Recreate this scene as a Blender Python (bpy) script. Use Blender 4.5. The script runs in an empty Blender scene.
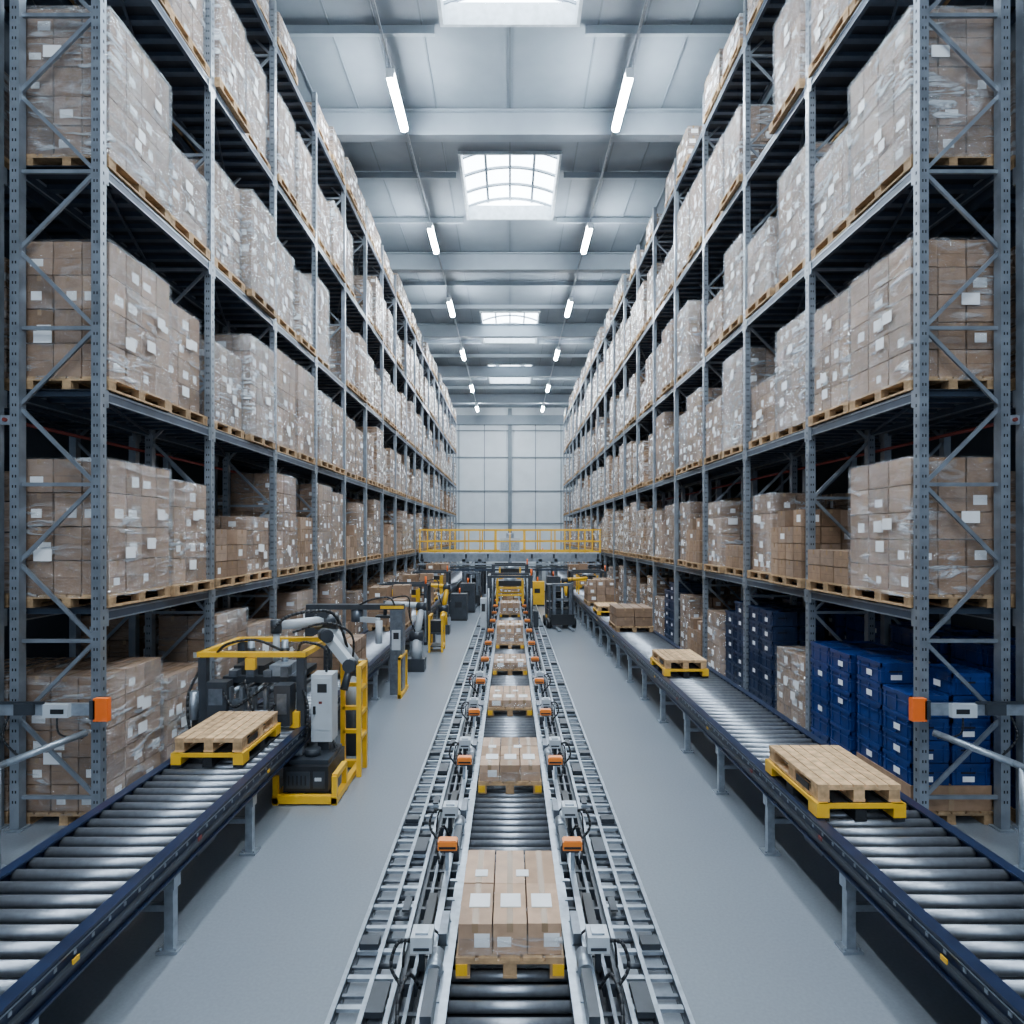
import bpy, math, random
from mathutils import Vector, Matrix
random.seed(11)
R=random.random
U=random.uniform
scene=bpy.context.scene

# ---------------------------------------------------------------- materials
def newmat(name):
    m=bpy.data.materials.new(name); m.use_nodes=True
    nt=m.node_tree; b=nt.nodes['Principled BSDF']
    return m,nt,b
def simple(name,col,rough=.5,metal=0.0,noise=.15,nscale=6,bump=0.0,vary=False,spec=.5):
    m,nt,b=newmat(name); N=nt.nodes; L=nt.links
    tc=N.new('ShaderNodeTexCoord'); no=N.new('ShaderNodeTexNoise')
    no.inputs['Scale'].default_value=nscale; no.inputs['Detail'].default_value=3
    L.new(tc.outputs['Object'],no.inputs['Vector'])
    mr=N.new('ShaderNodeMapRange'); mr.inputs['From Min'].default_value=.3; mr.inputs['From Max'].default_value=.7
    mr.inputs['To Min'].default_value=1-noise; mr.inputs['To Max'].default_value=1+noise
    L.new(no.outputs['Fac'],mr.inputs['Value'])
    mx=N.new('ShaderNodeVectorMath'); mx.operation='SCALE'
    L.new(mr.outputs['Result'],mx.inputs['Scale'])
    if vary:
        at=N.new('ShaderNodeAttribute'); at.attribute_name='Col'
        L.new(at.outputs['Color'],mx.inputs[0])
    else:
        mx.inputs[0].default_value=col
    L.new(mx.outputs[0],b.inputs['Base Color'])
    b.inputs['Roughness'].default_value=rough; b.inputs['Metallic'].default_value=metal
    b.inputs['Specular IOR Level'].default_value=spec
    if bump>0:
        bp=N.new('ShaderNodeBump'); bp.inputs['Strength'].default_value=bump; bp.inputs['Distance'].default_value=.01
        L.new(no.outputs['Fac'],bp.inputs['Height']); L.new(bp.outputs['Normal'],b.inputs['Normal'])
    return m
def emis(name,col,st):
    m,nt,b=newmat(name); b.inputs['Base Color'].default_value=(*col,1)
    b.inputs['Emission Color'].default_value=(*col,1); b.inputs['Emission Strength'].default_value=st
    return m
M={}
M['post']=simple('rack_post_steel',(.23,.265,.31),.32,.45,.22,5)
M['beam']=simple('rack_beam_steel',(.045,.063,.095),.4,.3,.2,5)
M['deck']=simple('rack_deck_steel',(.010,.014,.022),.5,.3)
M['hole']=simple('slot_dark',(.008,.01,.014),.8)
M['galv']=simple('galvanised_steel',(.34,.39,.45),.33,.6,.2,12)
M['galvd']=simple('track_steel',(.15,.175,.21),.36,.6,.25,12)
M['roller']=simple('roller_steel',(.33,.36,.41),.36,.75,.12,20)
M['navy']=simple('conveyor_navy_paint',(.010,.020,.055),.32,.1,.2)
M['card']=simple('cardboard',(.4,.27,.18),.62,0,.15,9,.15,vary=True,spec=.35)
M['tape']=simple('packing_tape',(.34,.23,.14),.25,0,.1)
M['label']=simple('paper_label',(.86,.88,.90),.6,0,.04)
M['wood']=simple('pallet_wood',(.46,.31,.17),.75,0,.3,14,.2,vary=True,spec=.2)
M['yellow']=simple('safety_yellow',(.85,.47,.01),.4,0,.08)
M['orange']=simple('sensor_orange',(.95,.16,.01),.4,0,.05)
M['amber']=simple('sensor_amber',(.9,.25,.03),.4,0,.05)
M['black']=simple('black_plastic',(.010,.012,.016),.45,0,.2)
M['dgrey']=simple('machine_dark_grey',(.035,.043,.055),.42,.2,.2)
M['white']=simple('machine_white',(.52,.57,.62),.4,0,.06)
M['blue']=simple('blue_crate_plastic',(.006,.028,.145),.33,0,.2)
M['green']=simple('navy_crate_plastic',(.008,.020,.060),.4,0,.2)
M['red']=simple('red_pipe_paint',(.16,.025,.02),.5)
M['ceil']=simple('ceiling_panel',(.22,.265,.31),.6,.05,.05,2)
M['ceilrib']=simple('ceiling_rib',(.155,.19,.225),.55,.05,.06,2)
M['roofbeam']=simple('roof_beam_paint',(.26,.31,.36),.5,.05,.06,2)
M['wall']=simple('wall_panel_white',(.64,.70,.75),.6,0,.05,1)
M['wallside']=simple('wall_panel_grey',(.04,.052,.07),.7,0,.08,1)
M['frame']=simple('skylight_frame',(.50,.56,.61),.5)
M['sky']=emis('skylight_glazing',(.80,.91,1.0),15.0)
M['lamp']=emis('lamp_tube',(.84,.93,1.0),320.0)
def streak_nodes(nt,det=5,sc_=1.9,zs=4):
    N=nt.nodes; L=nt.links
    tc=N.new('ShaderNodeTexCoord'); oi=N.new('ShaderNodeObjectInfo')
    ad=N.new('ShaderNodeVectorMath'); ad.operation='ADD'
    sc=N.new('ShaderNodeMath'); sc.operation='MULTIPLY'; sc.inputs[1].default_value=37
    L.new(oi.outputs['Random'],sc.inputs[0])
    L.new(tc.outputs['Object'],ad.inputs[0]); L.new(sc.outputs[0],ad.inputs[1])
    mp=N.new('ShaderNodeMapping'); mp.inputs['Rotation'].default_value=(.55,.5,.2); mp.inputs['Scale'].default_value=(.9,.9,zs)
    L.new(ad.outputs[0],mp.inputs['Vector'])
    no=N.new('ShaderNodeTexNoise'); no.inputs['Scale'].default_value=sc_; no.inputs['Detail'].default_value=det; no.inputs['Distortion'].default_value=1.8
    L.new(mp.outputs[0],no.inputs['Vector'])
    return no,ad
def patch_fac(nt,lo,hi,det):
    N=nt.nodes; L=nt.links
    no,ad=streak_nodes(nt,det)
    n2=N.new('ShaderNodeTexNoise'); n2.inputs['Scale'].default_value=1.5; n2.inputs['Detail'].default_value=1
    L.new(ad.outputs[0],n2.inputs['Vector'])
    mr=N.new('ShaderNodeMapRange'); mr.inputs['From Min'].default_value=.50; mr.inputs['From Max'].default_value=.62
    L.new(no.outputs['Fac'],mr.inputs['Value'])
    m2=N.new('ShaderNodeMapRange'); m2.inputs['From Min'].default_value=.42; m2.inputs['From Max'].default_value=.62
    m2.inputs['To Min'].default_value=.12; m2.inputs['To Max'].default_value=1
    L.new(n2.outputs['Fac'],m2.inputs['Value'])
    mu=N.new('ShaderNodeMath'); mu.operation='MULTIPLY'; L.new(mr.outputs[0],mu.inputs[0]); L.new(m2.outputs[0],mu.inputs[1])
    m3=N.new('ShaderNodeMapRange'); m3.inputs['To Min'].default_value=lo; m3.inputs['To Max'].default_value=hi
    L.new(mu.outputs[0],m3.inputs['Value'])
    return no,m3
def film(name,lo,hi,gl_):
    m,nt,b=newmat(name); N=nt.nodes; L=nt.links
    no,mr=patch_fac(nt,lo,hi,6)
    bp=N.new('ShaderNodeBump'); bp.inputs['Strength'].default_value=1.0; bp.inputs['Distance'].default_value=.16
    L.new(no.outputs['Fac'],bp.inputs['Height']); L.new(bp.outputs['Normal'],b.inputs['Normal'])
    b.inputs['Base Color'].default_value=(.74,.81,.88,1); b.inputs['Roughness'].default_value=.14
    b.inputs['Specular IOR Level'].default_value=1.0
    tr=N.new('ShaderNodeBsdfTransparent'); mx=N.new('ShaderNodeMixShader')
    L.new(mr.outputs[0],mx.inputs[0]); L.new(tr.outputs[0],mx.inputs[1]); L.new(b.outputs[0],mx.inputs[2])
    gl=N.new('ShaderNodeBsdfGlossy'); gl.inputs['Roughness'].default_value=.13; gl.inputs['Color'].default_value=(.9,.95,1,1)
    L.new(bp.outputs['Normal'],gl.inputs['Normal'])
    m2=N.new('ShaderNodeMixShader'); m2.inputs[0].default_value=gl_
    L.new(mx.outputs[0],m2.inputs[1]); L.new(gl.outputs[0],m2.inputs[2])
    L.new(m2.outputs[0],N['Material Output'].inputs['Surface'])
    return m
M['film']=film('stretch_film',.01,.52,.11)
M['film2']=film('stretch_film_lit',.14,.85,.16)  # same film; bright light and reflections on upper loads painted as whiter haze
def cardw(name,lo,hi):
    m,nt,b=newmat(name); N=nt.nodes; L=nt.links
    no,mr=patch_fac(nt,lo,hi,4)
    at=N.new('ShaderNodeAttribute'); at.attribute_name='Col'
    mx=N.new('ShaderNodeMix'); mx.data_type='RGBA'
    L.new(mr.outputs[0],mx.inputs[0]); L.new(at.outputs['Color'],mx.inputs[6]); mx.inputs[7].default_value=(.72,.80,.87,1)
    L.new(mx.outputs[2],b.inputs['Base Color'])
    b.inputs['Roughness'].default_value=.25; b.inputs['Specular IOR Level'].default_value=.7
    b.inputs['Coat Weight'].default_value=.4; b.inputs['Coat Roughness'].default_value=.15
    bp=N.new('ShaderNodeBump'); bp.inputs['Strength'].default_value=.9; bp.inputs['Distance'].default_value=.1
    L.new(no.outputs['Fac'],bp.inputs['Height']); L.new(bp.outputs['Normal'],b.inputs['Normal']); L.new(bp.outputs['Normal'],b.inputs['Coat Normal'])
    return m
M['cardw']=cardw('film_wrapped_cardboard',.01,.45)
M['cardw2']=cardw('film_wrapped_cardboard_lit',.14,.82)  # film sheen of the brightly lit upper loads mixed into carton colour
def floor_mat():
    m,nt,b=newmat('polished_concrete'); N=nt.nodes; L=nt.links
    tc=N.new('ShaderNodeTexCoord')
    n1=N.new('ShaderNodeTexNoise'); n1.inputs['Scale'].default_value=.35; n1.inputs['Detail'].default_value=2
    n2=N.new('ShaderNodeTexNoise'); n2.inputs['Scale'].default_value=40; n2.inputs['Detail'].default_value=3
    L.new(tc.outputs['Object'],n1.inputs['Vector']); L.new(tc.outputs['Object'],n2.inputs['Vector'])
    a=N.new('ShaderNodeMath'); a.operation='ADD'; L.new(n1.outputs['Fac'],a.inputs[0]); L.new(n2.outputs['Fac'],a.inputs[1])
    r=N.new('ShaderNodeValToRGB'); e=r.color_ramp.elements
    e[0].position=.25; e[0].color=(.175,.20,.235,1); e[1].position=.75; e[1].color=(.235,.265,.30,1)
    h=N.new('ShaderNodeMath'); h.operation='MULTIPLY'; h.inputs[1].default_value=.5
    L.new(a.outputs[0],h.inputs[0]); L.new(h.outputs[0],r.inputs[0]); L.new(r.outputs[0],b.inputs['Base Color'])
    b.inputs['Roughness'].default_value=.26
    return m
M['floor']=floor_mat()

# ---------------------------------------------------------------- mesh builder
class MB:
    def __init__(s): s.v=[];s.f=[];s.m=[];s.c=[];s.sm=[];s.mats=[]
    def mi(s,k):
        if k not in s.mats: s.mats.append(k)
        return s.mats.index(k)
    def addf(s,fs,mat,col,smooth=False):
        i=s.mi(mat)
        for f in fs: s.f.append(f); s.m.append(i); s.c.append(col); s.sm.append(smooth)
    def box(s,x0,x1,y0,y1,z0,z1,mat,col=(1,1,1)):
        if x0>x1:x0,x1=x1,x0
        if y0>y1:y0,y1=y1,y0
        n=len(s.v)
        s.v+=[(x0,y0,z0),(x1,y0,z0),(x1,y1,z0),(x0,y1,z0),(x0,y0,z1),(x1,y0,z1),(x1,y1,z1),(x0,y1,z1)]
        s.addf([(n,n+3,n+2,n+1),(n+4,n+5,n+6,n+7),(n,n+1,n+5,n+4),(n+1,n+2,n+6,n+5),(n+2,n+3,n+7,n+6),(n+3,n,n+4,n+7)],mat,col)
    def cbox(s,c,d,mat,rot=None,col=(1,1,1)):
        n=len(s.v); h=[q/2 for q in d]
        for sx,sy,sz in [(-1,-1,-1),(1,-1,-1),(1,1,-1),(-1,1,-1),(-1,-1,1),(1,-1,1),(1,1,1),(-1,1,1)]:
            p=Vector((sx*h[0],sy*h[1],sz*h[2]))
            if rot is not None: p=rot@p
            s.v.append(tuple(p+Vector(c)))
        s.addf([(n,n+3,n+2,n+1),(n+4,n+5,n+6,n+7),(n,n+1,n+5,n+4),(n+1,n+2,n+6,n+5),(n+2,n+3,n+7,n+6),(n+3,n,n+4,n+7)],mat,col)
    def bar(s,p0,p1,w,h,mat,col=(1,1,1)):
        p0=Vector(p0);p1=Vector(p1);d=p1-p0
        q=d.to_track_quat('Y','Z').to_matrix()
        s.cbox((p0+p1)/2,(w,d.length,h),mat,q,col)
    def cyl(s,p0,p1,r,mat,n=10,r2=None,col=(1,1,1)):
        p0=Vector(p0);p1=Vector(p1);d=p1-p0
        q=d.to_track_quat('Z','Y').to_matrix(); r2=r if r2 is None else r2
        k=len(s.v)
        for i in range(n):
            a=2*math.pi*i/n; u=q@Vector((math.cos(a),math.sin(a),0))
            s.v.append(tuple(p0+u*r)); s.v.append(tuple(p1+u*r2))
        s.addf([(k+2*i,k+2*((i+1)%n),k+2*((i+1)%n)+1,k+2*i+1) for i in range(n)],mat,col,True)
        s.addf([tuple(k+2*i for i in reversed(range(n))),tuple(k+2*i+1 for i in range(n))],mat,col)
    def path(s,pts,r,mat,n=8):
        for a,b in zip(pts,pts[1:]): s.cyl(a,b,r,mat,n)
    def hose(s,pts,r,mat,n=7,seg=6):
        P=[Vector(p) for p in pts]; P=[P[0]]+P+[P[-1]]; out=[]
        for i in range(1,len(P)-2):
            for k in range(seg):
                t=k/seg; a,b_,c,d=P[i-1],P[i],P[i+1],P[i+2]
                out.append(.5*((2*b_)+(c-a)*t+(2*a-5*b_+4*c-d)*t*t+(3*b_-a-3*c+d)*t**3))
        out.append(P[-2]); s.path(out,r,mat,n)
    def mesh(s,name):
        me=bpy.data.meshes.new(name); me.from_pydata(s.v,[],s.f)
        for k in s.mats: me.materials.append(M[k])
        me.polygons.foreach_set('material_index',s.m)
        me.polygons.foreach_set('use_smooth',s.sm)
        at=me.color_attributes.new('Col','FLOAT_COLOR','CORNER')
        buf=[]
        for f,c in zip(s.f,s.c): buf+=[c[0],c[1],c[2],1.0]*len(f)
        at.data.foreach_set('color',buf)
        me.update(); return me
    def build(s,name,parent=None,loc=(0,0,0)):
        return place(s.mesh(name),name,loc,parent)
def place(me,name,loc=(0,0,0),parent=None,rz=0):
    o=bpy.data.objects.new(name,me); o.location=loc; o.rotation_euler=(0,0,rz)
    scene.collection.objects.link(o)
    if parent: o.parent=parent
    return o
def empty(name,loc=(0,0,0)):
    e=bpy.data.objects.new(name,None); e.location=loc; scene.collection.objects.link(e); return e

# ---------------------------------------------------------------- constants
H=3.2; W=4.42; Y0=7.13; BAY=2.64; NB=18; CEIL=14.2; YEND=57.0; YB=-14.0
LV=[2.4,4.8,7.25,9.95,12.55]

# ---------------------------------------------------------------- room shell
b=MB(); b.box(-9,9,YB,YEND+.3,-.2,0,'floor'); b.build('floor')
b=MB()
b.box(-9,9,YEND,YEND+.3,0,CEIL+.3,'wall')
for i in range(-9,10):
    x=i*2.2
    if abs(x)<8.8: b.box(x-.04,x+.04,YEND-.06,YEND,0,CEIL-.8,'ceil')
for z in (4.2,7.0,9.9,12.2): b.box(-8.9,8.9,YEND-.09,YEND-.06,z-.05,z+.05,'ceilrib')
b.box(-.16,.16,YEND-.25,YEND-.09,0,CEIL-.1,'ceilrib')
b.box(-8.9,8.9,YEND-.3,YEND-.09,CEIL-1.5,CEIL-.7,'ceil')
b.build('wall_back')
for nm,s in (('wall_left',-1),('wall_right',1)):
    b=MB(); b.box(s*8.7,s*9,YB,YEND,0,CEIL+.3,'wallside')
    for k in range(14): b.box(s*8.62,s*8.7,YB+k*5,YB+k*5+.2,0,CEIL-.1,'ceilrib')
    b.build(nm)
SK=[(-10,-6.2),(-1.5,2.3),(9.6,14.2),(18.9,22.9),(32.4,37.6),(42.4,47.6)]
b=MB()
b.box(-9,-1.5,YB,YEND+.3,CEIL,CEIL+.25,'ceil'); b.box(1.5,9,YB,YEND+.3,CEIL,CEIL+.25,'ceil')
ys=YB
for a,c in SK+[(YEND+.3,YEND+.3)]:
    b.box(-1.5,1.5,ys,a,CEIL,CEIL+.25,'ceil')
    b.box(-.02,.02,ys,a-.05,CEIL-.025,CEIL,'ceilrib')
    ys=c
x=1.9
while x<8.8:
    for s in (-1,1): b.box(s*x-.02,s*x+.02,YB,YEND,CEIL-.025,CEIL,'ceilrib')
    x+=1.0
b.build('ceiling')
b=MB()
y=17.1-8.6*3
while y<YEND-1:
    b.box(-8.6,8.6,y-.16,y+.16,CEIL-.72,CEIL-.68,'roofbeam'); b.box(-8.6,8.6,y-.05,y+.05,CEIL-.7,CEIL-.05,'roofbeam')
    b.box(-8.6,8.6,y-.16,y+.16,CEIL-.09,CEIL-.05,'roofbeam')
    for k in (1,2):
        yy=y+k*8.6/3
        for s in (-1,1): b.box(s*1.62,s*8.6,yy-.05,yy+.05,CEIL-.22,CEIL-.04,'roofbeam')
        if not any(a-.15<yy<c+.15 for a,c in SK): b.box(-1.62,1.62,yy-.05,yy+.05,CEIL-.22,CEIL-.04,'roofbeam')
    y+=8.6
b.build('roof_beams')
for i,(a,c) in enumerate(SK):
    b=MB(); z0=CEIL-.08; z1=CEIL+.4
    for s in (-1,1): b.box(s*1.42,s*1.495,a+.01,c-.01,z0,z1,'frame')
    b.box(-1.42,1.42,a+.01,a+.08,z0,z1,'frame'); b.box(-1.42,1.42,c-.08,c-.01,z0,z1,'frame')
    n=10; zz=lambda x: z1+.3*(1-(x/1.5)**2)
    for k in range(n):
        xa=-1.5+3*k/n; xb=-1.5+3*(k+1)/n
        q=len(b.v); b.v+=[(xa,a,zz(xa)),(xb,a,zz(xb)),(xb,c,zz(xb)),(xa,c,zz(xa))]
        b.addf([(q,q+3,q+2,q+1)],'sky',(1,1,1))
        for yy in (a+.02,c-.02):
            q=len(b.v); b.v+=[(xa,yy,z1),(xb,yy,z1),(xb,yy,zz(xb)),(xa,yy,zz(xa))]
            b.addf([(q,q+1,q+2,q+3)],'sky',(1,1,1))
        m=4
        for j in range(m+1):
            yy=min(max(a+(c-a)*j/m,a+.06),c-.06)
            b.bar((xa,yy,zz(xa)-.05),(xb,yy,zz(xb)-.05),.08,.07,'ceilrib')
    for x in (-.75,0,.75): b.box(x-.04,x+.04,a+.03,c-.03,zz(x)-.12,zz(x)-.03,'ceilrib')
    b.build('window_%d'%(i+1))

# lamps
LY=[-6.6,.7,8.0,15.4,22.5,29.3,36.8,45.2,52.5]
for s in (-1,1):
    b=MB(); x=s*2.62
    b.box(x-.025,x+.025,YB+1,YEND-1,13.42,13.46,'galv')
    y=-10
    while y<56:
        b.cyl((x,y,13.45),(x,y,CEIL-.02),.008,'galv',5); y+=3.65
    b.build('lamp_conduit')
    for y in LY:
        b=MB()
        b.box(x-.09,x+.09,y-.98,y+.98,13.33,13.40,'white')
        b.box(x-.06,x+.06,y-.15,y+.15,13.40,13.42,'galv')
        b.cyl((x,y-.95,13.27),(x,y+.95,13.27),.095,'lamp',8)
        b.box(x-.09,x+.09,y-.99,y-.95,13.2,13.34,'white'); b.box(x-.09,x+.09,y+.95,y+.99,13.2,13.34,'white')
        b.build('high_bay_lamp')

# ---------------------------------------------------------------- racks
def rack(s,xa,xb,name,detail):
    b=MB(); TOP=13.3
    X=lambda l: s*l
    for k in range(NB+1):
        y=Y0+k*BAY
        for l in (xa,xb):
            l0=l if l==xa else l-.1
            b.box(X(l0),X(l0+.10),y-.008,y+.0,0.02,TOP,'post')
            b.box(X(l0),X(l0+.012),y,y+.10,0.02,TOP,'post')
            b.box(X(l0+.088),X(l0+.10),y,y+.10,0.02,TOP,'post')
            b.box(X(l0-.03),X(l0+.13),y-.04,y+.14,0,.02,'galv')
            if detail and k<4:
                z=.3
                while z<TOP-.2:
                    b.box(X(l0+.028),X(l0+.042),y-.010,y-.007,z,z+.03,'hole')
                    b.box(X(l0+.060),X(l0+.074),y-.010,y-.007,z,z+.03,'hole')
                    if l==xa:
                        b.box(X(l0-.002),X(l0+.001),y+.04,y+.06,z,z+.035,'hole')
                    z+=.11
        z=.35; fl=0
        while z<TOP-.9:
            pa=(X(xa+.08),y+.05,z) if fl==0 else (X(xb-.06),y+.05,z)
            pb=(X(xb-.06),y+.05,z+.85) if fl==0 else (X(xa+.08),y+.05,z+.85)
            b.bar(pa,pb,.03,.04,'post')
            if fl==0: b.bar((X(xa+.08),y+.05,z),(X(xb-.06),y+.05,z),.03,.04,'post')
            z+=.85; fl=1-fl
    y1=Y0+NB*BAY
    for z in LV:
        for l in (xa+.02,xb-.06):
            b.box(X(l),X(l+.05),Y0+.1,y1,z-.14,z-.02,'beam')
            if detail:
                b.box(X(l-.006),X(l+.0),Y0+.1,y1,z-.045,z-.02,'post')
                b.box(X(l-.006),X(l+.0),Y0+.1,y1,z-.14,z-.125,'post')
        for k in range(NB):
            y=Y0+k*BAY
            for l in (xa+.005,):
                for yy in (y+.1,y+BAY-.06):
                    b.box(X(l),X(l+.02),yy,yy+.05,z-.2,z-.01,'post')
            n=8
            for j in range(n):
                yy=y+.2+j*(BAY-.4)/(n-1)
                b.box(X(xa+.07),X(xb-.06),yy-.05,yy+.05,z-.07,z-.012,'beam')
            b.bar((X(xa+.1),y+.12,z-.1),(X(xb-.08),y+BAY-.05,z-.1),.03,.03,'beam')
        b.box(X(xa+.02),X(xb-.02),Y0+.1,y1,z-.012,z,'deck')
    return b.build(name)
for s in (-1,1):
    rack(s,W,W+.98,'pallet_rack',True)
    rack(s,W+1.12,W+2.1,'pallet_rack',False)
    b=MB(); 
    b.cyl((s*(W+1.05),Y0,4.45),(s*(W+1.05),54,4.45),.022,'red',8)
    for k in range(16): 
        y=Y0+.05+k*3*BAY
        if y<54: b.box(s*(W+.99),s*(W+1.11),y-.02,y+.02,4.4,4.5,'galv')
    b.build('sprinkler_pipe')

# ---------------------------------------------------------------- pallets & loads
def woodc(t=1.0):
    k=U(.8,1.2)*t; return (.46*k,.30*k,.165*k)
def pallet(b,W_,L_,z=0,tint=1.0,wood='wood',corner=None,cx=0,cy=0,dense=False,colf=None):
    wc=colf or woodc
    x0,x1,y0,y1=cx-W_/2,cx+W_/2,cy-L_/2,cy+L_/2
    n=5 if W_<.9 else 6
    if dense: n=7
    bw=(W_+.012)/n-.012 if dense else W_/(n)-.02
    for i in range(n):
        xa=x0+i*(W_-bw)/(n-1); b.box(xa,xa+bw,y0,y1,z+.122,z+.144,wood,wc(tint))
    for y in (y0,cy-.07,y1-.14): b.box(x0,x1,y,y+.14,z+.1,z+.122,wood,wc(tint*.9))
    for xx in (x0,cx-.05,x1-.1):
        for y in (y0,cy-.07,y1-.14):
            m=corner if (corner and (y!=cy-.07)) else wood
            b.box(xx+.003,xx+.097,y+.003,y+.137,z+.022,z+.1,m,wc(tint*.8))
        b.box(xx,xx+.1,y0,y1,z,z+.022,wood,wc(tint*.9))
def cartoncol():
    k=U(.66,1.15); t=R()
    return ((.27+.07*t)*k,(.165+.065*t)*k,(.098+.065*t)*k)
def cartons(b,W_,L_,h,nx,ny,nz,z0,gap=.009,labels=.4,drop=0,cm='card',flat=False,tint=1):
    dx=W_/nx; dy=L_/ny; dz=h/nz
    for k in range(nz):
        for i in range(nx):
            for j in range(ny):
                if 0<i<nx-1 and 0<j<ny-1 and k<nz-1: continue
                if k==nz-1 and drop and R()<drop: continue
                x0=-W_/2+i*dx; y0=-L_/2+j*dy; z=z0+k*dz
                c=tuple(q*tint for q in cartoncol()); g=gap; o=U(-.007,.007); dk=tuple(q*.55 for q in c)
                b.box(x0+g,x0+dx-g,y0+g+o,y0+dy-g+o,z+.003,z+dz-.009,cm,c)
                if i in(0,nx-1):
                    xx=x0+g if i==0 else x0+dx-g; sg=-1 if i==0 else 1
                    b.box(xx,xx+sg*.0015,y0+dy*.5-.025+o,y0+dy*.5+.025+o,z+dz-.075,z+dz-.006,'tape')
                    b.box(xx,xx+sg*.0010,y0+g+.02+o,y0+dy-g-.02+o,z+dz*.47,z+dz*.49,cm,dk)
                    if R()<labels:
                        a=U(.1,.5)*dy; lw=U(.09,.17); 
                        b.box(xx,xx+sg*.002,y0+a,y0+min(a+lw,dy*.92),z+dz*.25,z+dz*.25+U(.08,.12),'label')
                if j==0:
                    if R()<labels:
                        a=U(.1,.5)*dx; lw=U(.09,.17)
                        b.box(x0+a,x0+min(a+lw,dx*.92),y0+g+o-.002,y0+g+o,z+dz*.25,z+dz*.25+U(.07,.11),'label')
                    b.box(x0+g+.02,x0+dx-g-.02,y0+g+o-.001,y0+g+o,z+dz*.47,z+dz*.49,cm,dk)
                    b.box(x0+dx*.5-.022,x0+dx*.5+.022,y0+g+o-.0015,y0+g+o,z+dz-.07,z+dz-.009,'tape')
                if k==nz-1:
                    b.box(x0+dx*.5-.022,x0+dx*.5+.022,y0+g+o,y0+dy-g+o,z+dz-.009,z+dz-.007,'tape')
def wrap(b,W_,L_,z0,z1,mat):
    nx,ny,nz=4,5,8
    n=len(b.v); e=.012
    per=[(-W_/2-e+ (W_+2*e)*i/nx,-L_/2-e) for i in range(nx)]+[(W_/2+e,-L_/2-e+(L_+2*e)*i/ny) for i in range(ny)]+\
        [(W_/2+e-(W_+2*e)*i/nx,L_/2+e) for i in range(nx)]+[(-W_/2-e,L_/2+e-(L_+2*e)*i/ny) for i in range(ny)]
    P=len(per)
    for k in range(nz+1):
        z=z0+(z1-z0)*k/nz
        for (x,y) in per:
            q=U(0,.018); b.v.append((x*(1+q),y*(1+q),z))
    fs=[]
    for k in range(nz):
        for i in range(P):
            fs.append((n+k*P+i,n+k*P+(i+1)%P,n+(k+1)*P+(i+1)%P,n+(k+1)*P+i))
    b.addf(fs,mat,(1,1,1),True)
    b.addf([tuple(n+nz*P+i for i in range(P))],mat,(1,1,1))
def load_mesh(W_=.94,L_=1.2,h=1.5,nx=3,ny=3,nz=4,filmm='film',labels=.4,drop=0,shell=True):
    b=MB(); pallet(b,.94,max(L_,1.16),0,U(.8,1.1))
    cm='card'
    if filmm and not shell: cm='cardw' if filmm=='film' else 'cardw2'
    cartons(b,W_-.02,L_-.03,h,nx,ny,nz,.146,labels=labels,drop=drop,cm=cm)
    if filmm:
        if shell: wrap(b,W_-.02,L_-.03,.11,.146+h+.006,filmm)
        e=.024 if shell else .003
        for q in range(3):
            y=U(-L_/2+.1,L_/2-.3); z=U(.3,h*.85); lw=U(.12,.2)
            for sg in (-1,1):
                xx=sg*(W_/2-.01+e); b.box(xx,xx+sg*.002,y,y+lw,z,z+.13,'label')
        for q in range(1):
            z=U(.4,h*.85); x=U(-.38,.15); b.box(x,x+.2,-L_/2+.015-e-.002,-L_/2+.015-e,z,z+.13,'label')
    return b.mesh('pallet_load_mesh')
SPEC=[(1.5,3,3,5,1.2),(1.74,2,4,6,1.10),(1.2,3,4,4,1.12),(1.6,3,3,6,1.0),(1.84,2,3,5,1.16),(1.5,3,4,5,1.02),(.98,2,3,4,1.10),(1.66,3,4,6,1.18),(1.38,2,3,4,.96)]
def mk(filmm,shell):
    return [(h,load_mesh(h=h,nx=a,ny=c,nz=d,L_=L_,W_=.94-(1.2-L_)*.4,filmm=filmm,shell=shell)) for h,a,c,d,L_ in SPEC]
lo=mk('film',True); hi=mk('film2',True); loF=mk('film',False); hiF=mk('film2',False)
bigL=load_mesh(h=1.5,nx=3,ny=4,nz=4,L_=1.32,W_=.96); bigR=load_mesh(h=1.52,nx=3,ny=3,nz=5,L_=1.32,W_=.96); bigT=load_mesh(h=1.62,nx=3,ny=4,nz=5,L_=1.32,W_=.96,filmm='film2')
top=[(h,load_mesh(h=h,nx=3,ny=3,nz=n,L_=l,filmm='film2',shell=False)) for h,n,l in ((.72,2,1.2),(.55,2,1.05),(.76,3,1.12))]
opn=[(h,load_mesh(h=h,nx=n[0],ny=n[1],nz=n[2],filmm=None,labels=.3,drop=.35)) for h,n in ((.75,(3,3,3)),(1.05,(3,4,4)),(.45,(2,3,2)),(.95,(2,3,3)))]

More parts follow.
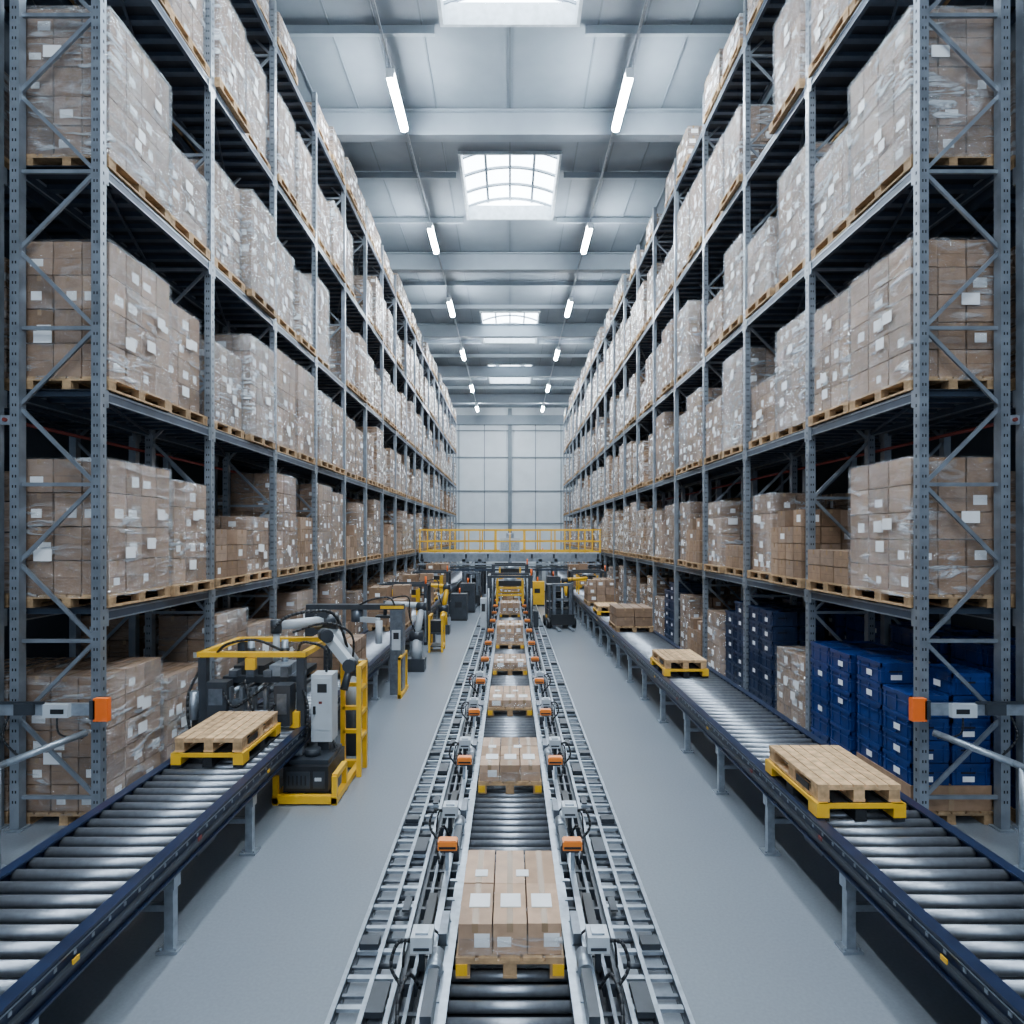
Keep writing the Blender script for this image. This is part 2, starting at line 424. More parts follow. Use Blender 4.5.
def crate_stack(mat,cols,rows,nz,base=0):
    b=MB(); cw=.46; cl=.58; ch=.25
    W_=cols*cw; L_=rows*cl
    pallet(b,W_,L_,0,.8)
    zb=.146
    if base:
        b.box(-W_/2+.01,W_/2-.01,-L_/2+.01,L_/2-.01,zb,zb+base,'card',cartoncol()); b.box(-.03,.03,-L_/2+.007,-L_/2+.01,zb,zb+base,'tape'); zb+=base+.002
    for i in range(cols):
        for j in range(rows):
            mm=nz-(1 if R()<.3 else 0)
            for k in range(mm):
                x0=-W_/2+i*cw+.008; x1=x0+cw-.016; y0=-L_/2+j*cl+.008; y1=y0+cl-.016; z=zb+k*ch
                b.box(x0+.012,x1-.012,y0+.012,y1-.012,z,z+ch-.035,mat)
                t=.02; zt=z+ch-.008
                b.box(x0,x1,y0,y0+t,z+ch-.055,zt,mat); b.box(x0,x1,y1-t,y1,z+ch-.055,zt,mat)
                b.box(x0,x0+t,y0,y1,z+ch-.055,zt,mat); b.box(x1-t,x1,y0,y1,z+ch-.055,zt,mat)
                b.box(x0+.003,x1-.003,y0+.003,y1-.003,z+ch-.12,z+ch-.105,mat)
                for xx in (x0+.05,(x0+x1)/2-.01,x1-.07): b.box(xx,xx+.02,y0+.002,y1-.002,z+.01,z+ch-.06,mat)
                for yy in (y0+.06,(y0+y1)/2-.01,y1-.08): b.box(x0+.002,x1-.002,yy,yy+.02,z+.01,z+ch-.06,mat)
                b.box(x0+.1,x0+.26,y0+.000,y0+.002,z+.13,z+.15,'hole')
                for xx in (x0,x1-.001):
                    if R()<.6: b.box(xx-.001,xx+.002,y0+.2,y0+.32,z+.05,z+.12,'label')
                if R()<.5: b.box(x0+.12,x0+.25,y0-.001,y0+.003,z+.04,z+.1,'label')
    return b.mesh('crate_stack_mesh')
blueM=[crate_stack('blue',2,2,5,.28),crate_stack('blue',2,2,6),crate_stack('blue',2,2,7)]
tealM=[crate_stack('green',2,2,n) for n in (7,7)]

far=empty('stacked_pallet_loads')
for s in (-1,1):
    for row,lc in ((0,W+.46),(1,W+1.62)):
        for k in range(NB):
            for lev in range(6):
                z=([0]+LV)[lev]
                for j in (0,1):
                    yc=Y0+k*BAY+.14+.6+j*1.25 + (.0 if (k==0 and j==0) else U(-.01,.04))
                    dxl=U(-.05,.07)
                    r=R()
                    near=(k<4 and row==0); sh=(k<5 and row==0)
                    LO=lo if sh else loF; HI=hi if sh else hiF
                    nm='wrapped_pallet_load'
                    if row==1 and (k>9 or (r<.15 and lev>0) or lev==5): continue
                    if row==0 and k==0 and j==0 and 0<lev<5:
                        me=(bigL if s==-1 else bigR) if lev<3 else bigT
                        place(me,nm,(s*lc,Y0+.12+.67,z)); continue
                    if row==0 and k==0 and j==1 and lev>0: yc=Y0+.12+1.36+.56
                    if lev==5:
                        if r<.15: continue
                        h,me=random.choice(top)
                    elif lev==0:
                        if s==1 and row==0 and k<2:
                            me=[blueM[0],blueM[1],LO[2][1],tealM[0]][k*2+j]; nm=['blue_crate_stack','blue_crate_stack','wrapped_pallet_load','plastic_crate_stack'][k*2+j]
                            if k==0 and j==0: dxl=.0
                        elif s==1 and row==1 and k<3: me=blueM[2]
                        elif s==1 and row==0 and k==2 and j==0: me=tealM[1]; nm='plastic_crate_stack'
                        elif s==1 and row==0 and k==4 and j==0: me=tealM[1]; nm='plastic_crate_stack'
                        else:
                            h,me=random.choice(LO+opn) if k>1 else LO[(k*2+j)%3*2]
                    elif lev==1:
                        if s==-1 and k==0: h,me=LO[8]
                        elif s==1 and ((k==0 and j==1) or (k==1 and j==0)): h,me=opn[2] if k==0 else opn[1]; nm='carton_pallet_stack'
                        elif s==-1 and k==1 and j==0: h,me=opn[0]; nm='carton_pallet_stack'
                        elif r<.68: h,me=random.choice(LO)
                        elif r>.95 and k>1: continue
                        else: h,me=random.choice(opn); nm='carton_pallet_stack'
                    elif lev==2:
                        if k==0: h,me=LO[8 if s==-1 else 5]
                        elif r<.05: continue
                        elif r<.13: h,me=opn[1]; nm='carton_pallet_stack'
                        else: h,me=random.choice(LO+LO+HI)
                    else:
                        if k==0 and lev==3: h,me=HI[6 if s==-1 else 2]
                        elif r<.05: continue
                        else: h,me=random.choice(HI if lev>3 else HI+HI+LO)
                    if lev==4 and h>1.7: h,me=HI[3]
                    if row==0 and k==0 and j==1 and lev>0 and nm=='wrapped_pallet_load' and h>1.6: h,me=HI[8]
                    place(me,nm if near else 'load',(s*(lc+dxl),yc,z),None if near else far)

# ---------------------------------------------------------------- side roller conveyors
def side_conveyor(s,ya,yb):
    b=MB(); x0,x1=2.6,3.6; zt=.78
    X=lambda l:s*l
    for l,f in ((x0,1),(x1,-1)):
        b.box(X(l-.02),X(l+.02),ya,yb,zt-.18,zt+.02,'navy')
        b.box(X(l-.045),X(l+.045),ya,yb,zt+.012,zt+.028,'navy')
        b.box(X(l-.045),X(l+.045),ya,yb,zt-.19,zt-.175,'navy')
        b.box(X(l-.05*f),X(l-.02*f),ya,yb,zt-.11,zt-.085,'dgrey')
        b.box(X(l-.024*f),X(l-.02*f),ya,yb,zt-.03,zt-.02,'galv')
    y=ya+.1
    while y<yb-.05:
        b.cyl((X(x0+.025),y,zt-.035),(X(x1-.025),y,zt-.035),.042,'roller',10)
        b.box(X(x0-.026),X(x0-.02),y-.012,y+.012,zt-.06,zt-.036,'galv')
        y+=.17
    b.box(X(x0+.02),X(x1-.02),ya,yb,zt-.2,zt-.19,'black')
    y=2.0
    while y<yb:
        if y>ya:
            for l in (x0+.02,x1-.02):
                b.box(X(l-.035),X(l+.035),y-.035,y+.035,.02,zt-.19,'galv')
                b.box(X(l-.08),X(l+.08),y-.07,y+.07,0,.02,'galv')
                b.box(X(l-.05),X(l+.05),y-.05,y+.05,zt-.3,zt-.19,'galv')
                for q in (-.055,.055): b.cyl((X(l+q),y-.045,.02),(X(l+q),y-.045,.045),.012,'galv',6)
            b.box(X(x0+.02),X(x1-.02),y-.02,y+.02,.3,.35,'galv')
            b.box(X(x0-.052),X(x0-.045),y+.3,y+.36,zt-.09,zt-.06,'red' if R()<.4 else 'yellow')
        y+=1.55
    y=ya+1
    while y<yb:
        b.box(X(x0+.1),X(x0+.3),y,y+.35,zt-.36,zt-.2,'dgrey')
        b.cyl((X(x0+.35),y+.1,zt-.28),(X(x0+.6),y+.1,zt-.28),.07,'dgrey',10)
        y+=3.1
    b.cyl((X(x0+.08),ya,zt-.25),(X(x0+.08),yb,zt-.25),.015,'black',6)
    return b.build('roller_conveyor')
side_conveyor(-1,1.6,52); side_conveyor(1,1.6,52)

def dark(t=1.0): return (.02,.022,.026)
def double_pallet(s,lat,y,rz=0):
    b=MB()
    pallet(b,.74,1.12,0,1,colf=dark)
    for sx in (-1,1):
        for sy in (-1,1):
            b.box(sx*.375,sx*.27,sy*.565,sy*.40,.03,.15,'yellow')
    for sy in (-1,1): b.box(-.36,.36,sy*.566,sy*.545,.11,.15,'yellow')
    for sx in (-1,1): b.box(sx*.374,sx*.355,-.5,.5,.115,.148,'yellow')
    pallet(b,.70,1.06,.152,1.35,dense=True)
    for sx in (-1,1): b.box(sx*.352,sx*.345,-.35,-.1,.18,.24,'black')
    return b.build('stacked_pallet',loc=(s*lat,y,.788))
double_pallet(-1,3.14,7.4)
double_pallet(1,2.96,6.12)
double_pallet(1,2.98,11.7)
double_pallet(1,2.98,20.2)
double_pallet(-1,3.05,24.0)

# ---------------------------------------------------------------- floor track conveyor (centre)
b=MB(); ya,yb=2.6,50
for s in (-1,1):
    b.box(s*.42,s*.46,ya,yb,.02,.14,'galvd'); b.box(s*.405,s*.48,ya,yb,.14,.15,'galv')
    b.box(s*.54,s*.57,ya,yb,.04,.20,'dgrey'); b.box(s*.53,s*.58,ya,yb,.20,.21,'galv')
    b.box(s*.655,s*.68,ya,yb,.03,.15,'galvd'); b.box(s*.60,s*.62,ya,yb,.10,.13,'black')
    b.box(s*.735,s*.755,ya,yb,.03,.10,'dgrey')
    b.box(s*.48,s*.80,ya,yb,.001,.012,'dgrey')
    for l in (.80,.97,1.17):
        b.box(s*(l-.012),s*(l+.012),ya,yb,.02,.07,'galvd'); b.box(s*(l-.016),s*(l+.016),ya,yb,.07,.078,'galv')
        b.box(s*(l-.03),s*(l+.03),ya,yb,0,.02,'dgrey')
    y=ya
    while y<yb:
        b.box(s*.815,s*1.155,y-.022,y+.022,.03,.055,'galv')
        b.box(s*.985,s*1.155,y+.12,y+.15,.02,.04,'galvd')
        b.box(s*.48,s*.73,y+.1,y+.135,.05,.14,'dgrey')
        b.box(s*.46,s*.53,y+.2,y+.24,.1,.16,'galv')
        b.cyl((s*.83,y+.13,.045),(s*.96,y+.13,.045),.018,'dgrey',6)
        y+=.3
    y=3.7
    while y<yb:
        b.box(s*.48,s*.55,y+.3,y+.75,.15,.28,'dgrey')
        b.cyl((s*.52,y+.8,.22),(s*.52,y+1.0,.22),.055,'galv',10)
        b.box(s*.47,s*.53,y+1.2,y+1.5,.15,.24,'galvd')
        b.box(s*.60,s*.67,y+1.3,y+1.8,.15,.22,'black')
        b.box(s*.83,s*.95,y+.6,y+.9,.05,.09,'dgrey'); b.box(s*1.0,s*1.14,y+1.3,y+1.42,.055,.1,'dgrey')
        b.hose([(s*.65,y+.2,.16),(s*.69,y+.35,.32),(s*.66,y+.6,.34),(s*.6,y+.7,.18)],.012,'black',6,4)
        b.hose([(s*.62,y+1.0,.14),(s*.60,y+1.15,.3),(s*.52,y+1.25,.2)],.01,'black',6,4)
        b.box(s*.84,s*.9,y+1.8,y+2.0,.06,.075,'red' if R()<.3 else 'dgrey')
        y+=2.2
y=ya+.1
while y<yb:
    b.cyl((-.42,y,.05),(.42,y,.05),.038,'roller',10); y+=.155
b.box(-.41,.41,ya,yb,.001,.008,'black')
b.build('floor_track_conveyor')
y=3.7; k=0
while y<46:
    for s in (-1,1):
        b=MB()
        yy=y+2.2
        b.box(s*.545,s*.575,yy-.02,yy+.02,.2,.41,'galv')
        b.box(s*.47,s*.64,yy-.05,yy+.05,.40,.475,'amber'); b.box(s*.48,s*.63,yy-.055,yy-.05,.415,.435,'black')
        b.box(s*.48,s*.63,yy-.045,yy+.045,.475,.485,'amber')
        b.box(s*.465,s*.47,yy-.03,yy+.03,.42,.46,'black')
        b.box(s*.49,s*.62,yy-.03,yy+.03,.375,.40,'dgrey')
        b.build('photo_eye_sensor')
        if k<5:
            b=MB(); yy=y+.95
            b.box(s*.60,s*.64,yy-.02,yy+.02,.14,.3,'dgrey')
            b.box(s*.54,s*.69,yy-.08,yy+.08,.30,.41,'white'); b.box(s*.56,s*.67,yy-.084,yy-.08,.32,.34,'dgrey')
            b.box(s*.57,s*.66,yy-.05,yy+.05,.41,.425,'galv')
            b.hose([(s*.69,yy,.34),(s*.78,yy-.05,.36),(s*.82,yy-.1,.22),(s*.72,yy-.15,.1)],.013,'black',6,4)
            b.hose([(s*.67,yy+.05,.30),(s*.75,yy+.1,.28),(s*.78,yy+.15,.06)],.01,'black',6,4)
            b.build('junction_box')
    y+=2.2; k+=1
for i,y in enumerate((5.2,8.5,11.9,15.2,18.6,25.5,31,35)):
    b=MB(); pallet(b,.76,1.14,0,1.0)
    for sx in (-1,1): b.box(sx*.38,sx*.30,-.575,-.5,.02,.10,'yellow')
    hh=(.23,.2,.13,.14,.5,.4,.5,.5)[i]
    cartons(b,.74,1.1,hh,3,2 if i!=1 else 3,1 if hh<.45 else 2,.146,labels=.7,gap=.006,tint=1.5)
    wrap(b,.71,1.08,.06,.146+hh*.55,'film')
    for q in range(3): 
        x=-.3+q*.23; b.box(x,x+.15,-.34,-.16,.146+hh-.007,.146+hh-.001,'label')
    for q in range(2): 
        x=-.28+q*.33; b.box(x,x+.1,.1,.2,.146+hh-.007,.146+hh-.001,'label')
    b.build('conveyed_carton_pallet',loc=(0,y,.089))

# ---------------------------------------------------------------- rack-mounted scanner units & guard rails
for s in (-1,1):
    b=MB(); y=6.98; z=1.36
    b.box(s*4.38,s*6.3,y-.03,y+.03,z-.06,z+.06,'galv'); b.box(s*4.62,s*4.88,y-.09,y-.03,z-.07,z+.07,'white')
    b.box(s*4.66,s*4.80,y-.094,y-.09,z-.03,z+.02,'hole')
    b.box(s*5.0,s*5.2,y-.07,y-.03,z-.05,z+.07,'dgrey'); b.box(s*4.9,s*6.2,y-.05,y-.03,z+.06,z+.09,'dgrey')
    b.box(s*4.23,s*4.38,y-.05,y+.02,z-.12,z+.12,'orange')
    b.box(s*4.36,s*4.42,y-.05,y+.14,z-.1,z+.1,'dgrey')
    b.hose([(s*5.3,y,z-.07),(s*5.35,y-.02,z-.3),(s*5.2,y,z-.5)],.012,'black',6)
    b.hose([(s*4.75,y-.06,z-.07),(s*4.72,y-.06,z-.25),(s*4.5,y-.03,z-.3)],.010,'black',6)
    b.build('rack_scanner_unit')
    b=MB()
    b.path([(s*4.46,6.95,1.12),(s*4.9,6.4,.98),(s*4.9,5.0,.98)],.035,'galv',10)
    for yy in (6.3,5.05): b.cyl((s*4.9,yy,0),(s*4.9,yy,.98),.035,'galv',10); b.cyl((s*4.9,yy,0),(s*4.9,yy,.015),.08,'galv',12)
    b.build('guard_rail')

# ---------------------------------------------------------------- palletising station (left)
e=empty('palletizing_robot',(-2.9,8.6,0))
def sub(b,n): 
    o=b.build(n); o.parent=e; o.matrix_parent_inverse=Matrix.Translation((2.9,-8.6,0)); return o
b=MB()
for x in (-2.78,-2.08): b.box(x-.035,x+.035,7.8,9.1,.02,.09,'yellow')
for y in (7.8,9.03): b.box(-2.81,-2.05,y,y+.08,.02,.11,'yellow')
for x,y,h in ((-2.78,7.84,.34),(-2.08,7.84,.34),(-2.0,8.75,1.47),(-2.0,9.1,1.47),(-2.3,9.1,1.47),(-2.08,8.3,.34)):
    b.box(x-.03,x+.03,y-.03,y+.03,0,h,'yellow')
b.box(-2.11,-2.05,7.84,8.3,.3,.36,'yellow')
for z in (.5,.82,1.14,1.44): b.box(-2.03,-1.97,8.75,9.1,z-.025,z+.025,'yellow'); b.box(-2.3,-2.0,9.07,9.13,z-.025,z+.025,'yellow')
sub(b,'yellow_guard_frame')
b=MB()
b.box(-2.72,-2.18,7.92,8.7,.11,.42,'black'); b.box(-2.68,-2.2,8.0,8.65,.42,.47,'dgrey')
b.box(-2.68,-2.4,7.91,7.92,.16,.36,'dgrey'); b.box(-2.36,-2.22,7.91,7.92,.16,.36,'dgrey'); b.box(-2.34,-2.26,7.905,7.91,.25,.29,'white')
b.cyl((-2.45,8.2,.47),(-2.45,8.2,.55),.1,'dgrey',14)
for q in range(5): b.box(-2.66+q*.05,-2.64+q*.05,7.905,7.91,.2,.32,'black')
sub(b,'drive_base')
b=MB()
b.box(-2.50,-2.24,8.3,8.58,.60,1.44,'white'); b.box(-2.48,-2.26,8.29,8.3,.75,1.40,'white'); b.box(-2.42,-2.30,8.285,8.29,1.22,1.33,'black')
b.box(-2.47,-2.44,8.27,8.29,.95,1.05,'black'); b.box(-2.40,-2.36,8.28,8.29,1.08,1.11,'red'); b.box(-2.44,-2.3,8.38,8.5,.0,.6,'dgrey')
b.hose([(-2.3,8.4,.65),(-2.2,8.35,.5),(-2.3,8.3,.45)],.02,'black')
sub(b,'control_cabinet')
b=MB()
b.cyl((-2.3,9.75,0),(-2.3,9.75,.7),.2,'dgrey',18); b.cyl((-2.3,9.75,.7),(-2.3,9.75,1.15),.16,'white',18,.13)
b.cyl((-2.48,9.75,1.22),(-2.12,9.75,1.22),.15,'dgrey',18)
b.cyl((-2.28,9.75,1.25),(-2.62,9.5,1.92),.11,'white',14,.08)
b.cyl((-2.8,9.5,1.95),(-2.48,9.5,1.95),.11,'dgrey',16)
b.cyl((-2.66,9.5,1.96),(-3.15,8.9,1.98),.08,'white',14,.06)
b.cyl((-3.15,8.9,1.88),(-3.15,8.9,2.06),.075,'dgrey',14)
b.cyl((-3.15,8.9,1.9),(-3.15,8.9,1.5),.045,'white',12)
b.bar((-2.5,9.0,1.84),(-2.15,8.9,1.45),.12,.12,'white')
b.cyl((-2.55,9.05,1.84),(-2.45,8.85,1.84),.09,'dgrey',12)
b.cyl((-2.15,9.0,1.45),(-2.15,8.8,1.45),.09,'dgrey',12)
b.cyl((-2.15,8.9,1.45),(-2.2,8.75,1.15),.05,'dgrey',12)
b.hose([(-2.35,9.7,1.4),(-2.45,9.3,2.05),(-2.7,9.1,2.15),(-3.0,8.9,2.1),(-3.15,8.8,1.95)],.022,'black',8)
b.hose([(-2.3,9.6,1.3),(-2.2,9.2,1.8),(-2.5,9.0,2.0),(-2.9,8.8,1.9)],.016,'black',8)
b.box(-2.75,-2.6,9.4,9.6,2.02,2.1,'dgrey')
sub(b,'robot_arm')
b=MB()
for x in (-3.85,-2.62):
    for y in (8.3,9.5): b.box(x-.05,x+.05,y-.05,y+.05,0,1.66,'dgrey')
for y in (8.3,9.5): b.box(-3.92,-2.56,y-.04,y+.04,1.67,1.73,'yellow')
b.box(-3.92,-3.85,8.3,9.5,1.67,1.73,'yellow'); b.box(-2.63,-2.56,8.3,9.5,1.67,1.73,'yellow')
b.box(-2.74,-2.62,8.2,8.32,.8,1.0,'yellow'); b.box(-3.3,-3.18,8.22,8.3,1.52,1.66,'yellow')
b.box(-3.7,-2.75,8.5,9.4,1.30,1.38,'dgrey'); b.box(-3.6,-3.2,8.6,9.2,1.38,1.5,'black'); b.box(-3.1,-2.85,8.5,8.9,1.38,1.52,'galv')
for i in range(7):
    x=-3.65+i*.15; b.cyl((x,8.35,1.22),(x,9.3,1.22),.035,'galv' if i%2 else 'dgrey',10)
    b.box(x-.02,x+.02,8.22,8.32,.98+.04*(i%3),1.3,'galvd'); b.cyl((x,8.25,1.05),(x,8.25,1.28),.02,'galv',8)
b.box(-3.75,-3.5,8.15,8.35,.92,1.38,'dgrey'); b.box(-2.9,-2.7,8.1,8.32,.85,1.35,'dgrey'); b.box(-3.45,-3.3,8.2,8.3,.95,1.15,'galvd')
b.box(-3.72,-3.55,8.14,8.15,1.1,1.3,'galvd'); b.box(-2.86,-2.74,8.09,8.10,1.0,1.25,'galvd')
b.box(-4.0,-3.88,8.3,8.7,.6,1.2,'black'); b.cyl((-3.95,8.25,.9),(-3.95,8.25,1.25),.06,'galv',10)
for x in (-3.45,-3.0): b.cyl((x,8.8,1.45),(x,8.8,1.8),.045,'galv',10); b.cyl((x,8.8,1.58),(x,8.8,1.7),.06,'black',10)
b.cyl((-3.55,8.22,.98),(-2.75,8.22,.98),.04,'galv',12); b.box(-3.7,-2.8,8.9,9.3,1.0,1.08,'white')
for q in range(4): b.box(-3.6+q*.22,-3.5+q*.22,8.45,8.6,1.38,1.46+.05*(q%2),'galvd')
for p in ([(-3.7,8.3,1.7),(-3.5,8.2,1.85),(-3.2,8.3,1.88),(-2.95,8.5,1.72)],[(-2.62,8.3,1.3),(-2.5,8.15,1.1),(-2.5,8.12,.8),(-2.6,8.3,.62)],
          [(-3.6,8.2,1.35),(-3.4,8.08,1.1),(-3.2,8.1,1.2),(-3.0,8.2,1.35)],[(-3.3,8.2,1.4),(-3.1,8.05,1.0),(-2.9,8.1,1.1),(-2.8,8.2,1.3)],
          [(-3.9,8.3,1.5),(-4.0,8.2,1.2),(-3.95,8.15,.8),(-3.8,8.2,.6)],[(-2.7,8.4,1.7),(-2.6,8.3,1.85),(-2.35,8.4,1.75),(-2.35,8.45,1.45)]):
    b.hose(p,.018,'black',7)
sub(b,'gripper_portal')
# ---------------------------------------------------------------- stretch wrapper machine further down the left line
b=MB(); yw=13.2
b.box(-4.1,-3.8,yw,yw+.4,0,1.7,'dgrey'); b.box(-2.4,-2.15,yw,yw+.35,0,1.7,'galvd')
b.box(-4.1,-2.15,yw+.05,yw+.3,1.7,1.8,'dgrey'); b.box(-2.6,-2.13,yw+.03,yw+.05,1.72,1.78,'yellow')
b.cyl((-3.1,yw+.18,1.7),(-3.1,yw+.18,1.45),.12,'galvd',14); b.bar((-3.1,yw+.18,1.5),(-2.6,yw-.1,1.5),.08,.1,'white')
b.cyl((-2.6,yw-.1,1.05),(-2.6,yw-.1,1.5),.07,'white',14); b.box(-2.36,-2.19,yw-.02,yw,.9,1.3,'white'); b.box(-2.33,-2.22,yw-.025,yw-.02,1.12,1.25,'black')
b.box(-2.2,-2.12,yw-.3,yw+.6,.0,.08,'yellow'); b.box(-2.19,-2.14,yw-.3,yw-.25,0,.8,'yellow'); b.box(-2.19,-2.14,yw+.55,yw+.6,0,.8,'yellow'); b.box(-2.19,-2.14,yw-.3,yw+.6,.75,.8,'yellow')
b.hose([(-2.3,yw+.1,1.7),(-2.4,yw-.05,1.95),(-2.8,yw,1.9),(-3.1,yw+.1,1.75)],.02,'black')
b.build('stretch_wrapper')
# compact handling robots
def small_robot(x,y,d,m):
    b=MB()
    b.box(x-.2,x+.2,y-.2,y+.2,0,.3,'dgrey'); b.cyl((x,y,.3),(x,y,.75),.13,m,14,.11); b.cyl((x-.16,y,.82),(x+.16,y,.82),.13,'dgrey',14)
    b.cyl((x,y,.82),(x-.1*d,y+.1,1.5),.09,m,12,.07); b.cyl((x-.1*d-.12,y+.1,1.5),(x-.1*d+.12,y+.1,1.5),.1,'dgrey',12)
    b.cyl((x-.1*d,y+.1,1.52),(x+.75*d,y,1.6),.07,m,12,.05); b.cyl((x+.75*d,y,1.65),(x+.75*d,y,1.3),.045,'dgrey',10)
    b.box(x+.75*d-.2,x+.75*d+.2,y-.15,y+.15,1.25,1.31,'black')
    b.hose([(x,y,.8),(x+.15*d,y-.15,1.3),(x+.2*d,y-.1,1.75),(x+.7*d,y-.05,1.68)],.018,'black',6)
    b.build('handling_robot')
small_robot(-2.2,15.6,-1,'white'); small_robot(-2.15,21.4,-1,'yellow'); small_robot(2.15,24.6,1,'yellow')
# ---------------------------------------------------------------- stations down the aisle
def lift_station(x0,x1,y0,y1,h,nm='pallet_lift_station',z0=.0):
    b=MB()
    for x in (x0,x1):
        for y in (y0,y1): b.box(x-.05,x+.05,y-.05,y+.05,0,h,'dgrey')
        b.box(x-.04,x+.04,y0,y1,h,h+.07,'dgrey'); b.box(x-.04,x+.04,y0,y1,h*.5,h*.5+.06,'dgrey')
        b.cyl((x,y0-.08,.1),(x,y0-.08,h*.8),.03,'galv',8)
    for y in (y0,y1): b.box(x0-.05,x1+.05,y-.04,y+.04,h,h+.08,'dgrey')
    xm=(x0+x1)/2; w=(x1-x0)/2-.28
    for x in (xm-w,xm+w):
        for y in (y0+.2,y1-.2): b.box(x-.03,x+.03,y-.03,y+.03,.85,h-.1,'yellow')
    for z in (1.15,1.4):
        for y in (y0+.2,y1-.2): b.box(xm-w,xm+w,y-.03,y+.03,z-.03,z+.03,'yellow')
    b.box(xm-w+.05,xm+w-.05,y0+.3,y1-.3,h-.3,h-.12,'black'); b.cyl((xm-.2,y0+.5,h-.1),(xm+.2,y0+.5,h-.1),.09,'galv',12)
    b.box(x0-.28,x0-.08,y0,y0+.4,.0,h*.6,'white'); b.box(x0-.24,x0-.12,y0-.01,y0,h*.35,h*.5,'black')
    b.box(x1+.08,x1+.25,y0+.1,y0+.4,.0,h*.35,'dgrey'); b.cyl((x1,y0,h+.08),(x1,y0,h+.3),.03,'orange',8)
    b.build(nm)
lift_station(-.72,.72,22.3,23.8,1.75)
lift_station(-.72,.72,27.6,29.2,1.9)
lift_station(-3.75,-2.45,19.2,20.0,1.7,'scanning_portal')
lift_station(-3.75,-2.45,25.8,26.8,1.7,'scanning_portal')
lift_station(2.45,3.75,26.0,27.2,1.7,'scanning_portal')
for y,me in ((11.6,opn[2][1]),(17.2,opn[3][1]),(22.4,opn[3][1]),(28.5,opn[1][1])):
    place(me,'carton_pallet_stack',(-3.1,y,.788))
for y,me in ((17.0,opn[2][1]),(23.0,opn[0][1]),(30,opn[3][1])):
    place(me,'carton_pallet_stack',(3.1,y,.788))
for x,y in ((-2.2,18.0),(2.1,31.8)):
    b=MB()
    for dx in (0,.35):
        for dy in (0,.6): b.box(x+dx-.025,x+dx+.025,y+dy-.025,y+dy+.025,.0,1.0,'yellow')
        b.box(x+dx-.03,x+dx+.03,y,y+.6,.95,1.0,'yellow'); b.box(x+dx-.03,x+dx+.03,y,y+.6,.12,.18,'yellow')
    b.box(x,x+.35,y,y+.6,.5,.53,'dgrey'); b.box(x+.03,x+.32,y+.05,y+.5,.53,.85,'black'); b.box(x,x+.35,y,y+.6,.14,.17,'dgrey')
    b.build('tool_trolley')

# ---------------------------------------------------------------- forklift
def forklift(x,y,rz):
    e=empty('forklift',(x,y,0)); e.rotation_euler=(0,0,rz)
    def put(b,n): b.build(n,parent=e)
    b=MB()
    b.box(-.42,.42,-.2,.75,.18,.62,'dgrey'); b.box(-.40,.40,.5,.95,.2,.85,'dgrey'); b.box(-.38,.38,-.2,.5,.62,.68,'black'); b.box(-.43,.43,.3,.6,.3,.4,'yellow')
    put(b,'chassis')
    b=MB()
    for sx in (-.43,.43):
        for yy in (-.1,.7): b.cyl((sx-.07,yy,.18),(sx+.07,yy,.18),.18,'black',16); b.cyl((sx-.075,yy,.18),(sx+.075,yy,.18),.09,'galv',12)
    put(b,'wheels')
    b=MB()
    for sx in (-.4,.4):
        b.bar((sx,-.15,.6),(sx,.0,1.45),.05,.05,'dgrey'); b.bar((sx,.8,.8),(sx,.65,1.45),.05,.05,'dgrey')
    b.box(-.43,.43,0,.7,1.43,1.49,'dgrey')
    put(b,'overhead_guard')
    b=MB(); b.box(-.22,.22,.25,.6,.68,.8,'black'); b.box(-.22,.22,.55,.65,.8,1.2,'black'); b.bar((0,-.05,.65),(0,.12,.98),.04,.04,'black'); b.cyl((0,.1,.98),(0,.13,1.0),.14,'black',14)
    put(b,'seat_and_wheel')
    b=MB()
    for sx in (-.28,.28): b.box(sx-.05,sx+.05,-.36,-.24,.05,1.55,'galvd')
    for z in (.3,1.0,1.5): b.box(-.3,.3,-.34,-.26,z-.04,z+.04,'galvd')
    b.cyl((0,-.3,.1),(0,-.3,1.4),.035,'galv',8)
    b.box(-.4,.4,-.42,-.36,.15,.5,'black')
    for sx in (-.22,.22): b.box(sx-.05,sx+.05,-1.1,-.4,.05,.09,'galv'); 
    put(b,'mast_and_forks')
forklift(1.75,22.8,.1)
forklift(-1.75,30,.0)

# ---------------------------------------------------------------- mezzanine
b=MB(); y0,y1=31.5,34.5; z=2.35
b.box(-4.35,4.35,y0,y1,z-.06,z,'galv')
for y in (y0,y1-.12): b.box(-4.35,4.35,y,y+.12,z-.42,z-.06,'post')
for i in range(9): x=-4.2+i*1.05; b.box(x-.04,x+.04,y0,y1,z-.26,z-.06,'beam')
for x in (-4.2,-2.2,-1.45,1.45,2.2,4.2):
    for y in (y0,y1-.15): b.box(x-.08,x+.08,y,y+.15,0,z-.3,'post')
for x in (-2.2,2.2):
    b.bar((x,y0+.07,z-.9),(x+.5,y0+.07,z-.36),.06,.06,'post'); b.bar((x,y0+.07,z-.9),(x-.5,y0+.07,z-.36),.06,.06,'post')
b.box(-4.35,4.35,y0-.3,y0-.05,z-.56,z-.5,'galv'); b.cyl((-4.3,y0-.15,z-.66),(4.3,y0-.15,z-.66),.05,'galv',8)
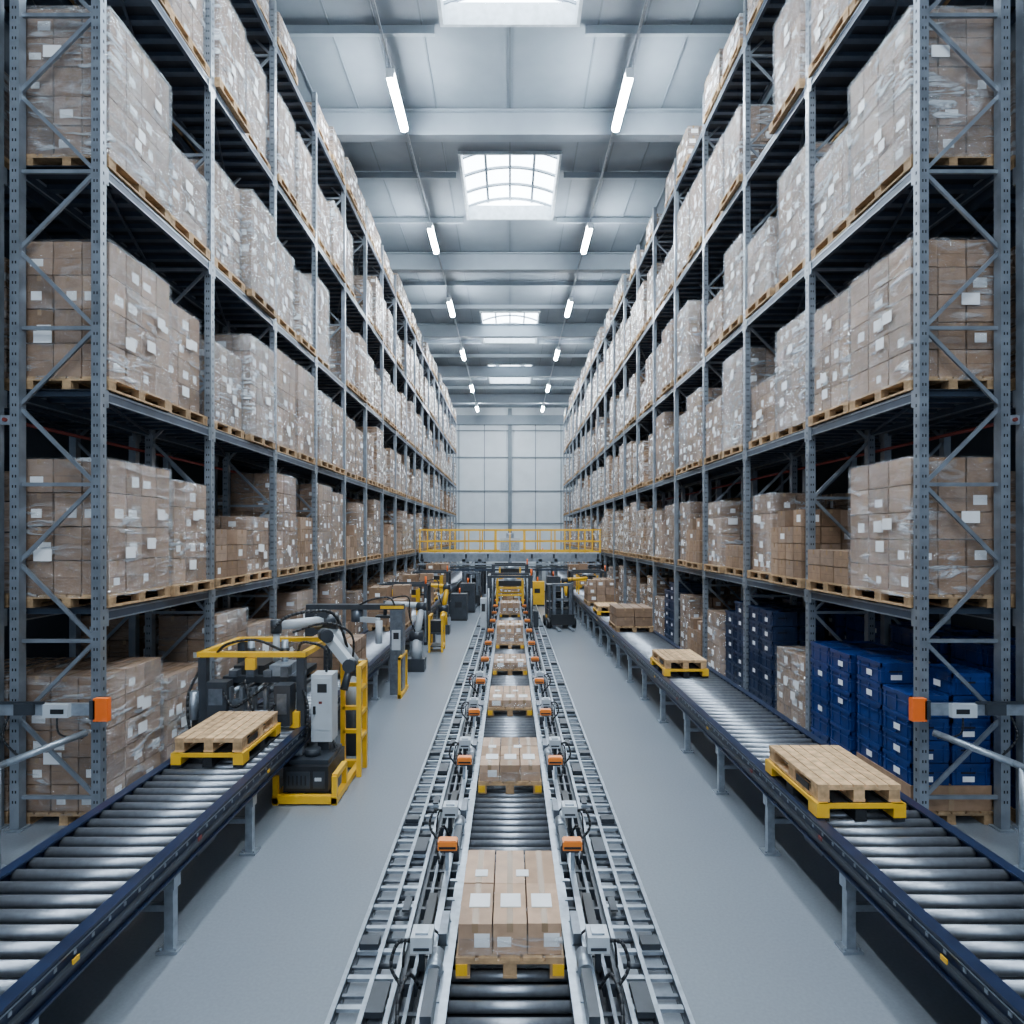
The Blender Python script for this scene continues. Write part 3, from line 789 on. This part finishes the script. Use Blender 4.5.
b.box(-3.9,3.9,y0-.2,y0,z-.85,z-.75,'beam')
for x in (-3.3,-.9,.9,3.3): b.box(x-.2,x+.2,y0-.25,y0-.02,z-1.15,z-.85,'dgrey')
for y in (y0+.04,y1-.04):
    for zz in (z+.06,z+.55,z+1.1): b.box(-4.35,4.35,y-.025,y+.025,zz-.035,zz+.035,'yellow')
    for i in range(13):
        x=-4.3+i*8.6/12; b.box(x-.03,x+.03,y-.025,y+.025,z,z+1.1,'yellow')
b.build('mezzanine_walkway')
b=MB()
b.box(-.5,.5,32.4,33.4,z+.002,z+.7,'white'); b.box(-.45,.45,32.39,32.4,z+.1,z+.6,'galv'); b.cyl((0,32.9,z+.7),(0,32.9,z+.95),.2,'galv',14)
b.build('ventilation_unit')
for x,y,h,m in ((-1.6,36,1.8,'dgrey'),(1.7,37,2.0,'white'),(-1.75,27.2,1.2,'dgrey'),(1.9,28.6,1.4,'dgrey'),(2.0,40,2.2,'galv'),(-1.9,41,2.1,'galvd'),(1.25,29.6,1.1,'yellow'),(-1.9,24.6,1.0,'dgrey')):
    b=MB(); b.box(x-.3,x+.3,y,y+.6,.08,h,m); b.box(x-.27,x+.27,y-.015,y,.15,h-.1,m); b.box(x-.3,x+.3,y,y+.6,0,.08,'black')
    b.box(x-.15,x+.1,y-.02,y-.014,h-.5,h-.3,'black'); b.cyl((x,y+.3,h),(x,y+.3,h+.2),.03,'orange',8)
    b.build('control_cabinet')

# ---------------------------------------------------------------- world & camera
w=bpy.data.worlds.new('world'); scene.world=w; w.use_nodes=True
bg=w.node_tree.nodes['Background']; bg.inputs[0].default_value=(.70,.84,1.0,1); bg.inputs[1].default_value=1.7
cam=bpy.data.cameras.new('camera'); co=bpy.data.objects.new('camera',cam); scene.collection.objects.link(co)
co.location=(0,0,H); co.rotation_euler=(math.radians(90),0,0)
cam.sensor_width=36; cam.lens=36*660/1024; cam.shift_x=.002; cam.shift_y=.0225
cam.clip_start=.05; cam.clip_end=200
scene.camera=co
